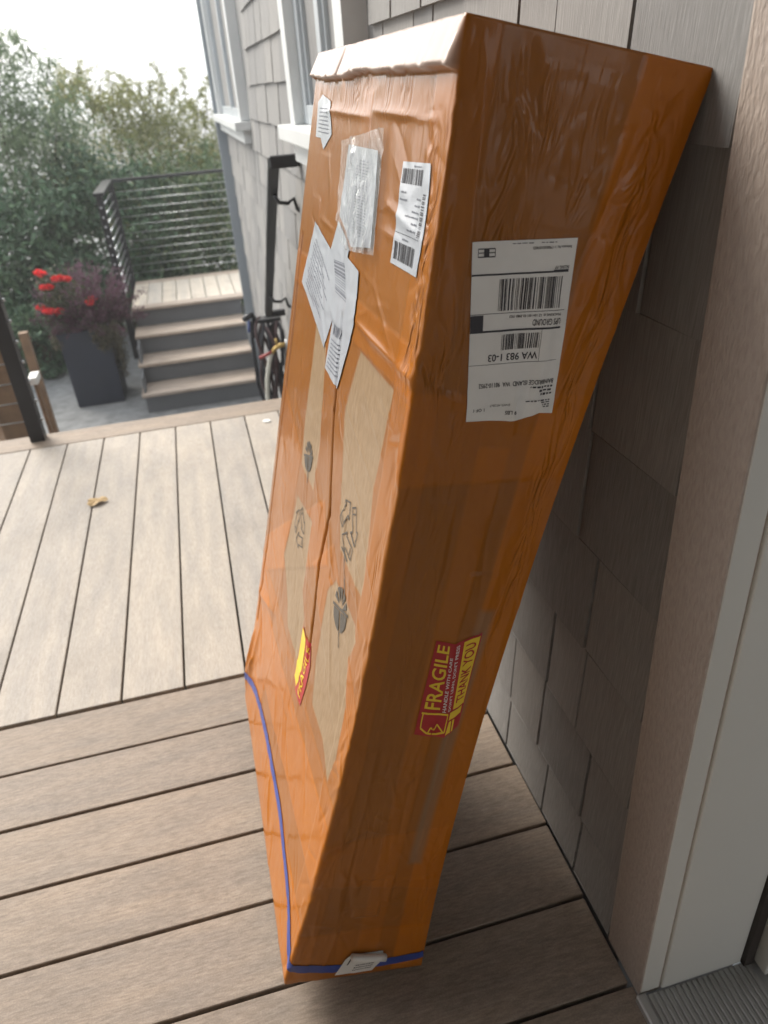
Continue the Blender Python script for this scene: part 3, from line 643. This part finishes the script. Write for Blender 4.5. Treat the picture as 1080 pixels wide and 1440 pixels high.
M_LAND = deck_mat('landing_board', (120, 10, 60), (.46, .42, .35), (.57, .52, .44), (.66, .61, .53))
for k in range(12): box('landing_board', (X0+.1455*k, yl+.146, zl-.027), (X0+.1455*k+.1395, 8.694, zl-.001), M_LAND, st, .004)
def leafmat(name, cols, rough=.5, trans=.3):
    m = mat(name, cols[1], rough); p = P(m)
    a = N(m, 'Attribute', attribute_name='tint'); c = ramp(m, a.outputs['Fac'], [(0, cols[0]), (.5, cols[1]), (1, cols[2])]); L(m, c, p.inputs['Base Color'])
    t = N(m, 'BsdfTranslucent'); L(m, c, t.inputs['Color']); x = N(m, 'MixShader'); x.inputs[0].default_value = trans
    L(m, p.outputs[0], x.inputs[1]); L(m, t.outputs[0], x.inputs[2]); L(m, x.outputs[0], m.node_tree.nodes['Material Output'].inputs[0]); return m
def leaves(name, C, Dr, ln, wd, mt, parent, seed=0, tint=None):
    """C centres, Dr directions: one folded leaf blade each"""
    r = np.random.default_rng(seed); n = len(C); ln = ln*r.uniform(.6, 1.25, n)[:, None]; wd = wd*r.uniform(.7, 1.2, n)[:, None]
    Dr = Dr/np.linalg.norm(Dr, axis=1, keepdims=True); q = r.normal(size=(n, 3)); s = np.cross(Dr, q); s /= np.linalg.norm(s, axis=1, keepdims=True); up = np.cross(s, Dr)
    V = np.stack([C-Dr*ln*.5, C+s*wd*.5+up*wd*.18, C+Dr*ln*.5-up*ln*.12, C-s*wd*.5+up*wd*.18], 1).reshape(-1, 3)
    b = np.arange(n)[:, None]*4; Fc = np.concatenate([b+[0, 1, 2], b+[0, 2, 3]], 1).reshape(-1, 3)
    me = bpy.data.meshes.new(name); me.from_pydata(V.tolist(), [], Fc.tolist()); me.update()
    tv = np.clip(r.normal(.5, .22, n) if tint is None else tint+r.normal(0, .14, n), 0, 1)
    at = me.attributes.new('tint', 'FLOAT', 'FACE'); at.data.foreach_set('value', np.repeat(tv, 2).astype(np.float32))
    return link(name, me, mt, parent)
M_LAUREL = leafmat('laurel_leaf', ((.03, .065, .032), (.08, .15, .08), (.19, .28, .15)), .38, .22)
M_BAMB = leafmat('bamboo_leaf', ((.08, .135, .07), (.17, .24, .13), (.3, .37, .21)), .45, .4)
M_OLIVE = leafmat('olive_leaf', ((.11, .14, .05), (.23, .25, .09), (.40, .39, .18)), .5, .45)
M_GRN = leafmat('bush_leaf', ((.045, .085, .04), (.12, .18, .085), (.28, .31, .14)), .45, .3)
M_STEM = plain('stem', (.07, .06, .035), .8, .3, 20.0)
def shrub(name, label, cx, cy, rx, ry, z0, z1, nl, ll, lw, mt, seed, clumps=90, droop=.3, stems=9, csz=.2, wisps=0, wl=.6, group=None):
    r = np.random.default_rng(seed); t = thing(name, label, 'shrub', (cx, cy, ZP), group); base = np.array([cx, cy, ZP])
    # clump centres: a bumpy rounded mass
    u = r.normal(size=(clumps, 3)); u /= np.linalg.norm(u, axis=1, keepdims=True); rad = r.uniform(.25, 1, clumps)**.45
    zc, zr = (z0+z1)/2, (z1-z0)/2; cc = np.array([cx, cy, zc])+u*np.array([rx, ry, zr])*rad[:, None]
    k = r.integers(0, clumps, nl); off = r.normal(size=(nl, 3))*csz*r.uniform(.5, 1.2, clumps)[k][:, None]; C = cc[k]+off*[1, 1, .8]
    tint = (r.normal(.42, .16, clumps))[k]
    Dr = r.normal(size=(nl, 3))+np.array([0, -.25, -droop])+u[k]*.6
    gs = []
    if wisps:
        WC = []; WD = []; 
        for i in range(wisps):
            a = r.uniform(0, 6.28); p0 = np.array([cx+rx*.8*math.cos(a)*r.random()**.5, cy+ry*.8*math.sin(a)*r.random()**.5, z1-.35*zr*r.random()]); h = wl*r.uniform(.4, 1.1); b = r.normal(size=2)*.35*h
            pts = [p0+np.array([b[0]*q*q, b[1]*q*q, h*(q-.35*q*q)]) for q in np.linspace(0, 1, 8)]; gs.append(tube_geo(pts, list(np.linspace(.006, .0015, 8)), 4))
            m = r.integers(24, 60); q = r.uniform(.15, 1, m); ii = (q*7).astype(int).clip(0, 6); pp = np.array(pts); pc = pp[ii]+(pp[ii+1]-pp[ii])*(q*7-ii)[:, None]
            dd = r.normal(size=(m, 3))+[0, 0, -.3-droop]; dd /= np.linalg.norm(dd, axis=1, keepdims=True); WC.append(pc+dd*ll*.5); WD.append(dd)
        C = np.r_[C, np.concatenate(WC)]; Dr = np.r_[Dr, np.concatenate(WD)]; tint = np.r_[tint, np.full(len(C)-nl, .6)]
    keep = C[:, 2] > ZP+.02; leaves('crown', C[keep], Dr[keep], ll, lw, mt, t, seed, tint[keep])
    for i in range(stems):
        e = cc[r.integers(0, clumps)]; b0 = base+np.array([r.normal()*.18*rx, r.normal()*.18*ry, -.02]); mid = (b0+e)/2+r.normal(size=3)*.06+[0, 0, .1]
        gs.append(tube_geo([b0, (b0+mid)/2+r.normal(size=3)*.03, mid, (mid+e)/2+r.normal(size=3)*.03, e], [.022, .018, .013, .009, .004], 6))
    V, Fc = merge(*gs); pyd('trunk', V, Fc, M_STEM, t, True); return t
shrub('laurel_shrub', 'dense dark laurel shrub with broad glossy leaves behind the red flowers', -2.25, 9.1, 1.15, .75, -1.35, .72, 15000, .105, .046, M_LAUREL, 1, 150, .3, 10, .16)
shrub('laurel_shrub', 'rounded dark shrub behind the black corner post of the landing rail', -.95, 9.75, .75, .55, -1.35, .80, 9000, .10, .042, M_LAUREL, 2, 110, .3, 8, .15)
shrub('bamboo_shrub', 'tall arching bamboo with narrow hanging leaves above the laurel', -2.05, 9.9, 1.15, .7, .1, 1.62, 10000, .12, .017, M_BAMB, 3, 120, .6, 10, .2, 46, .75)
shrub('willow_shrub', 'yellow green feathery shrub rising over the landing rail', -.55, 11.0, 1.15, .7, -.4, 1.22, 14000, .085, .017, M_OLIVE, 4, 150, .4, 12, .17, 60, .6)
shrub('hedge_shrub', 'green bush filling the space behind the landing cables', .25, 10.0, 1.1, .6, -1.35, .62, 13000, .085, .034, M_GRN, 5, 150, .3, 10, .15, 10, .3)
shrub('hedge_shrub', 'pale olive bush standing against the house corner', .85, 11.4, .9, .7, -1.3, 1.0, 9000, .08, .022, M_OLIVE, 6, 110, .4, 10, .17, 34, .85)
shrub('laurel_shrub', 'broad dark shrub growing at the outer side of the laurel', -4.0, 9.6, 1.2, .8, -1.35, 1.2, 9000, .105, .046, M_LAUREL, 8, 110, .3, 10, .18)
shrub('hedge_shrub', 'low leafy plant at the foot of the laurel beside the dark planter', -1.75, 8.2, .40, .32, -1.30, -.55, 2200, .08, .04, M_LAUREL, 9, 50, .3, 6, .09)
# ------------------------------------------------------------------ railings
def cables(par, a, b, z0, z1, n, r=.0035):
    for k in range(n):
        z = z0+(z1-z0)*k/(n-1); tube('cable', [(a[0], a[1], z), (b[0], b[1], z)], r, M_STEEL, par, 6)
lr = thing('landing_railing', 'black cable railing round the raised landing', 'railing', (-.68, 8.85, zl))
for x, y in ((-.735, 7.65), (-.71, 8.85)): box('post', (x-.03, y-.03, zl-.5), (x+.03, y+.03, .455), M_BLACK, lr, .004)
box('top_rail', (-.75, 8.82, .456), (1.4, 8.88, .487), M_BLACK, lr, .005); box('top_rail', (-.78, 7.60, .4565), (-.685, 8.819, .4875), M_BLACK, lr, .005)
cables(lr, (-.68, 8.85), (1.4, 8.85), -.47, .36, 11, .0032); cables(lr, (-.735, 7.68), (-.712, 8.82), -.47, .36, 11, .008)
for k in range(11): tube('cable_fitting', [(-.735, 7.617, -.47+.083*k), (-.735, 7.605, -.47+.083*k)], .009, M_STEEL, lr, 8)
dl = thing('deck_railing', 'black post with steel cables at the far edge of the deck', 'railing', (-.762, 3.10, 0))
box('post', (-.792, 3.075, .001), (-.735, 3.132, .98), M_BLACK, dl, .004)
box('post', (-2.6, 3.075, .001), (-2.543, 3.132, .98), M_BLACK, dl, .004)
box('top_rail', (-3.4, 3.07, .981), (-.72, 3.137, 1.015), M_BLACK, dl, .005)
for k in range(11):
    z = .085+.0815*k; tube('cable', [(-3.4, 3.104, z), (-.735, 3.104, z)], .0028, M_STEEL, dl, 6)
    tube('cable_fitting', [(-.7345, 3.104, z), (-.724, 3.104, z)], .0065, M_STEEL, dl, 8)
# ------------------------------------------------------------------ handrail, hose, tap
hr = thing('handrail', 'black wall handrail sloping down beside the hose', 'handrail', (.345, 3.6, 0))
bm = bmesh.new()
def bar(bm, a, b, w, hgt):
    a = Vector(a); b = Vector(b); t = (b-a).normalized(); s = t.cross(Vector((0, 0, 1))).normalized(); u = s.cross(t)
    vs = [bm.verts.new(p+s*i*w/2+u*j*hgt/2) for p in (a, b) for i, j in ((-1, -1), (1, -1), (1, 1), (-1, 1))]
    for f in ((0, 3, 2, 1), (4, 5, 6, 7), (0, 1, 5, 4), (1, 2, 6, 5), (2, 3, 7, 6), (3, 0, 4, 7)): bm.faces.new([vs[i] for i in f])
bar(bm, (.347, 3.02, .965), (.347, 4.21, .105), .038, .042); bmesh.ops.bevel(bm, geom=bm.edges[:], offset=.006, segments=2, affect='EDGES'); bmo('rail', bm, M_BLACK, hr)
box('wall_return', (.33, 2.985, .942), (.44, 3.03, .985), M_BLACK, hr, .008, 3); box('wall_return', (.33, 4.19, .085), (.44, 4.225, .118), M_BLACK, hr, .006, 3)
for y, z in ((3.16, .845), (3.95, .27)): tube('bracket', [(.35, y, z-.01), (.365, y, z-.04), (.40, y, z-.045), (.425, y, z-.03), (.435, y, z-.07), (.446, y, z-.08)], .008, M_BLACK, hr, 8)
hs = thing('garden_hose', 'coiled dark garden hose hanging on the wall with a spray nozzle', 'hose', (.36, 4.6, -.6))
def loop(x, y, zt, w, h, ph):
    return [(x+.028*math.sin(2*a+ph), y+w*math.sin(a), zt-h/2+h/2*math.cos(a)+.012*math.sin(3*a+ph)) for a in np.linspace(0, 6.283, 40)]
for i in range(9):
    tube('coil', loop(.305+.014*i, 4.55+.012*(i % 3), -.01-.012*(i % 4), .10+.012*(i % 4), .50+.035*((i*5) % 7)/2, i*1.3), .0095, M_HOSE if i % 3 else M_HOSE2, hs, 8)
tube('hose_end', [(.262, 4.56, -.02), (.255, 4.56, -.12), (.252, 4.56, -.3), (.245, 4.56, -.42), (.27, 4.57, -.55), (.30, 4.57, -.62)], .011, M_HOSE, hs, 8)
tube('supply_hose', [(.345, 4.40, -.185), (.325, 4.40, -.24), (.30, 4.41, -.34), (.285, 4.42, -.46), (.29, 4.43, -.60)], .013, M_HOSEW, hs, 8)
tube('nozzle', [(.215, 4.53, .0), (.235, 4.53, .012), (.275, 4.54, .024), (.285, 4.545, .0), (.275, 4.55, -.06), (.264, 4.555, -.12)], [.012, .019, .017, .015, .014, .012], M_BLACK, hs, 10)
tube('trigger', [(.25, 4.535, -.005), (.245, 4.54, -.05), (.24, 4.54, -.08)], .006, M_BLUEP, hs, 6)
box('hanger', (.30, 4.52, -.03), (.449, 4.60, -.008), M_BLACK, hs, .004)
tp = thing('garden_tap', 'brass outdoor tap with a red lever on the grey wall', 'tap', (.44, 4.40, -.17))
tube('spout', [(.452, 4.40, -.14), (.40, 4.40, -.145), (.37, 4.40, -.16), (.348, 4.40, -.185)], [.012, .015, .013, .013], M_BRASS, tp, 10)
tube('flange', [(.449, 4.40, -.14), (.437, 4.40, -.14)], .03, M_STEEL, tp, 14); tube('stem', [(.385, 4.40, -.14), (.385, 4.40, -.10)], .008, M_BRASS, tp, 8)
tube('lever', [(.35, 4.395, -.175), (.32, 4.39, -.185), (.27, 4.385, -.20)], [.008, .010, .011], M_RED, tp, 8)
tube('drain_pipe', [(.40, 6.2, ZP+.03), (.41, 5.9, ZP+.05)], .03, M_WTRIM, tp, 10) if False else None
# ------------------------------------------------------------------ planter and its plants
pl = thing('planter', 'tall dark navy square planter on the patio beside the steps', 'planter', (-1.09, 7.25, ZP))
def frustum(bm, c, a0, a1, z0, z1):
    vs = [bm.verts.new((c[0]+i*a, c[1]+j*a, z)) for a, z in ((a0, z0), (a1, z1)) for i, j in ((-1, -1), (1, -1), (1, 1), (-1, 1))]
    for f in ((0, 3, 2, 1), (4, 5, 6, 7), (0, 1, 5, 4), (1, 2, 6, 5), (2, 3, 7, 6), (3, 0, 4, 7)): bm.faces.new([vs[i] for i in f])
bm = bmesh.new(); frustum(bm, (-1.092, 7.26), .212, .222, ZP, -.60); bmesh.ops.bevel(bm, geom=bm.edges[:], offset=.008, segments=2, affect='EDGES'); bmo('pot', bm, M_POT, pl)
for lo, hi in (((-1.322, 7.03, -.615), (-.862, 7.065, -.575)), ((-1.322, 7.455, -.615), (-.862, 7.49, -.575)), ((-1.3219, 7.0655, -.6149), (-1.287, 7.4545, -.5751)), ((-.897, 7.0655, -.6149), (-.8621, 7.4545, -.5751))): box('rim', lo, hi, M_POT, pl, .005)
box('soil', (-1.287, 7.066, -.62), (-.897, 7.454, -.59), M_SOIL, pl, 0)
tag(box('dark_pot', (-.80, 7.75, ZP), (-.70, 8.05, ZP+.42), M_POT, None, .02), 'low black pot under the landing rail behind the planter', 'pot') if False else None
M_PURP = leafmat('purple_leaf', ((.05, .018, .03), (.12, .05, .075), (.26, .15, .21)), .6, .3)
M_BEG = leafmat('flower_leaf', ((.03, .045, .02), (.07, .085, .04), (.15, .12, .07)), .5, .3)
M_PETAL = leafmat('red_petal', ((.5, .012, .02), (.78, .03, .04), (.9, .09, .08)), .5, .3)
M_TRAIL = leafmat('trailing_leaf', ((.04, .04, .022), (.09, .08, .045), (.2, .17, .1)), .55, .25)
r = np.random.default_rng(50)
pp = thing('purple_plant', 'bushy purple plant with fine upright sprigs growing in the navy planter', 'plant', (-1.0, 7.3, -.59))
C = []; Dr = []; gs = []; TI = []
for i in range(150):
    a = r.uniform(0, 6.28); q = r.random()**.6; b0 = np.array([-1.02+.16*q*math.cos(a), 7.27+.16*q*math.sin(a), -.6]); hgt = r.uniform(.22, .72)*(1-.3*q)
    tip = b0+np.array([.34*q*math.cos(a)+r.normal()*.05+.02, .3*q*math.sin(a), hgt-.15*q]); m = 70; w = r.uniform(.25, 1, m)[:, None]
    gs.append(tube_geo([b0, (b0+tip)/2+[0, 0, .04], tip], [.004, .003, .001], 4)); base = b0+(tip-b0)*w+np.array([0, 0, .12])*w*(1-w)
    C.append(base+r.normal(size=(m, 3))*.018); Dr.append((tip-b0)/np.linalg.norm(tip-b0)+r.normal(size=(m, 3))*.6); TI.append(.2+.6*w[:, 0]*min(1, hgt/.6))
leaves('foliage', np.concatenate(C), np.concatenate(Dr), .032, .011, M_PURP, pp, 51, np.concatenate(TI)); V, Fc = merge(*gs); pyd('stems', V, Fc, M_STEM, pp)
fp = thing('begonia_plant', 'plant with clusters of bright red flowers leaning out of the navy planter', 'plant', (-1.2, 7.2, -.59))
heads = [(-1.322, -.041), (-1.285, -.055), (-1.159, -.108), (-1.116, -.126), (-1.311, -.169), (-1.265, -.16), (-1.294, -.363), (-1.235, -.375), (-1.389, -.338), (-1.335, -.355), (-.943, -.314), (-.965, -.33), (-1.20, -.10), (-1.29, -.40)]
gs = []; C = []; Dr = []
for i, (x, z) in enumerate(heads):
    e = np.array([x, 7.08+r.normal()*.03, z]); b0 = np.array([-1.17+r.normal()*.05, 7.2, -.6]); mid = (b0+e)/2+[0, 0, .12]; gs.append(tube_geo([b0, (b0+mid)/2+[0, 0, .05], mid, (mid+e)/2+[0, 0, .03], e], .004, 5))
    n = 46; u = r.normal(size=(n, 3)); u /= np.linalg.norm(u, axis=1, keepdims=True); Cc = e+u*[.034, .026, .019]; leaves('flower', Cc, u+r.normal(size=(n, 3))*.5, .03, .026, M_PETAL, fp, 60+i)
for i in range(900):
    k = r.integers(0, len(heads)); w = r.uniform(.1, .95); e = np.array([heads[k][0], 7.1, heads[k][1]]); b0 = np.array([-1.17, 7.22, -.58]); C.append(b0+(e-b0)*w+np.array([0, 0, .16])*w*(1-w)+r.normal(size=3)*[.06, .05, .05]); Dr.append(r.normal(size=3))
leaves('foliage', np.array(C), np.array(Dr), .05, .026, M_BEG, fp, 80); V, Fc = merge(*gs); pyd('stems', V, Fc, M_STEM, fp)
tr = thing('trailing_plant', 'small leaved brown green plant trailing down the sides of the navy planter', 'plant', (-.95, 7.1, -.58)); C = []; gs = []
for i in range(70):
    sd = r.random(); x, y = ((-.855+r.random()*.03, 7.04+.42*r.random()) if sd < .5 else (-1.02+.17*r.random(), 7.015) if sd < .82 else (-1.335, 7.03+.3*r.random())); ln = r.uniform(.1, .55 if sd < .5 else .22)
    pts = [(x, y, -.55), (x+r.normal()*.02, y+r.normal()*.02, -.55-ln*.5), (x+r.normal()*.03, y-.01, -.55-ln)]; gs.append(tube_geo(pts, .002, 4)); w = r.random(int(ln*150)+8)[:, None]
    C.append(np.array(pts[0])+(np.array(pts[2])-np.array(pts[0]))*w+r.normal(size=(len(w), 3))*.014)
C = np.concatenate(C); leaves('foliage', C, r.normal(size=C.shape)+[0, 0, -.5], .024, .016, M_TRAIL, tr, 83); V, Fc = merge(*gs); pyd('stems', V, Fc, M_STEM, tr)
# ------------------------------------------------------------------ patio chair below the deck rail, leaf and petals on the deck
ch = thing('patio_chair', 'wooden patio chair with white arm caps standing below the deck railing', 'chair', (-1.4, 5.3, ZP))
for x, y in ((-1.40, 5.20), (-1.93, 5.20)):
    box('leg', (x-.07, y-.02, ZP), (x+.07, y+.02, -.52), M_CEDAR, ch, .004)
for x, y in ((-1.29, 5.75), (-1.93, 5.75)): box('leg', (x-.03, y-.03, ZP), (x+.03, y+.03, -.2), M_CEDAR, ch, .004)
box('arm_rest', (-1.50, 5.12, -.519), (-1.385, 5.7, -.495), M_CUSH, ch, .004); box('arm_rest', (-2.02, 5.12, -.519), (-1.88, 5.7, -.495), M_CUSH, ch, .004)
box('seat', (-1.9, 5.18, -.88), (-1.42, 5.78, -.85), M_CEDAR, ch, .004)
for k in range(4): box('back_slat', (-1.88+.12*k, 5.78, -.85), (-1.78+.12*k, 5.80, -.15), M_CEDAR, ch, .004)
sp = thing('wooden_post', 'short brown wooden post with a pale edge strip under the deck railing', 'post', (-1.08, 4.0, ZP))
box('post', (-1.14, 3.98, ZP), (-1.005, 4.06, .26), M_CEDAR, sp, .004); box('edge_strip', (-1.004, 3.985, ZP), (-.993, 4.05, .26), M_WTRIM, sp, .002)
box('brace', (-.972, 4.2, ZP), (-.955, 4.24, -.10), M_CEDAR, sp, .002); box('cap', (-.985, 4.16, -.0995), (-.94, 4.28, -.06), M_CUSH, sp, .004)
M_DRY = plain('dry_leaf', (.42, .29, .14), .7, .2, 40.0)
lf = bmesh.new(); rr = np.random.default_rng(3); vs = []
cen = lf.verts.new((0, 0, .010)); ring = [lf.verts.new((.033*math.cos(a)*(1+.25*math.cos(3*a)), .026*math.sin(a)*(1+.2*math.sin(2*a)), .002+.012*abs(math.sin(2*a+.5)))) for a in np.linspace(0, 6.283, 17)[:-1]]
for i in range(16): lf.faces.new((cen, ring[i], ring[(i+1) % 16]))
o = tag(bmo('dry_leaf', lf, M_DRY), 'small curled tan leaf lying on the pale deck boards', 'leaf'); o.location = (-.481, 2.419, .001)
for i, (x, y, s) in enumerate(((.170, 2.905, .02), (.20, 2.64, .024))):
    b = bmesh.new(); vs = [b.verts.new((s*math.cos(a)*rr.uniform(.5, 1.1), s*math.sin(a)*rr.uniform(.5, 1.1), .002+.004*rr.random())) for a in np.linspace(0, 6.283, 11)[:-1]]; c = b.verts.new((0, 0, .004))
    for k in range(10): b.faces.new((c, vs[k], vs[(k+1) % 10]))
    o = tag(bmo('petal', b, M_CUSH), ('pale petal on the deck at the edge of the border board', 'pale petal on the deck boards close beside the leaning box')[i], 'petal'); o.location = (x, y, .001)


# ------------------------------------------------------------------ foggy air
hz = bmesh.new(); bbox(hz, (-152, -152, -2.4), (152, 152, 3.6)); hm = bpy.data.materials.new('haze'); hm.use_nodes = True; hm.node_tree.nodes.remove(hm.node_tree.nodes['Principled BSDF'])
pv = N(hm, 'VolumePrincipled', Density=.005, Anisotropy=.3); pv.inputs['Color'].default_value = (.97, .985, 1, 1); L(hm, pv.outputs[0], hm.node_tree.nodes['Material Output'].inputs['Volume'])
tag(bmo('haze', hz, hm), 'thin pale fog hanging over the garden', 'haze', None, 'stuff')
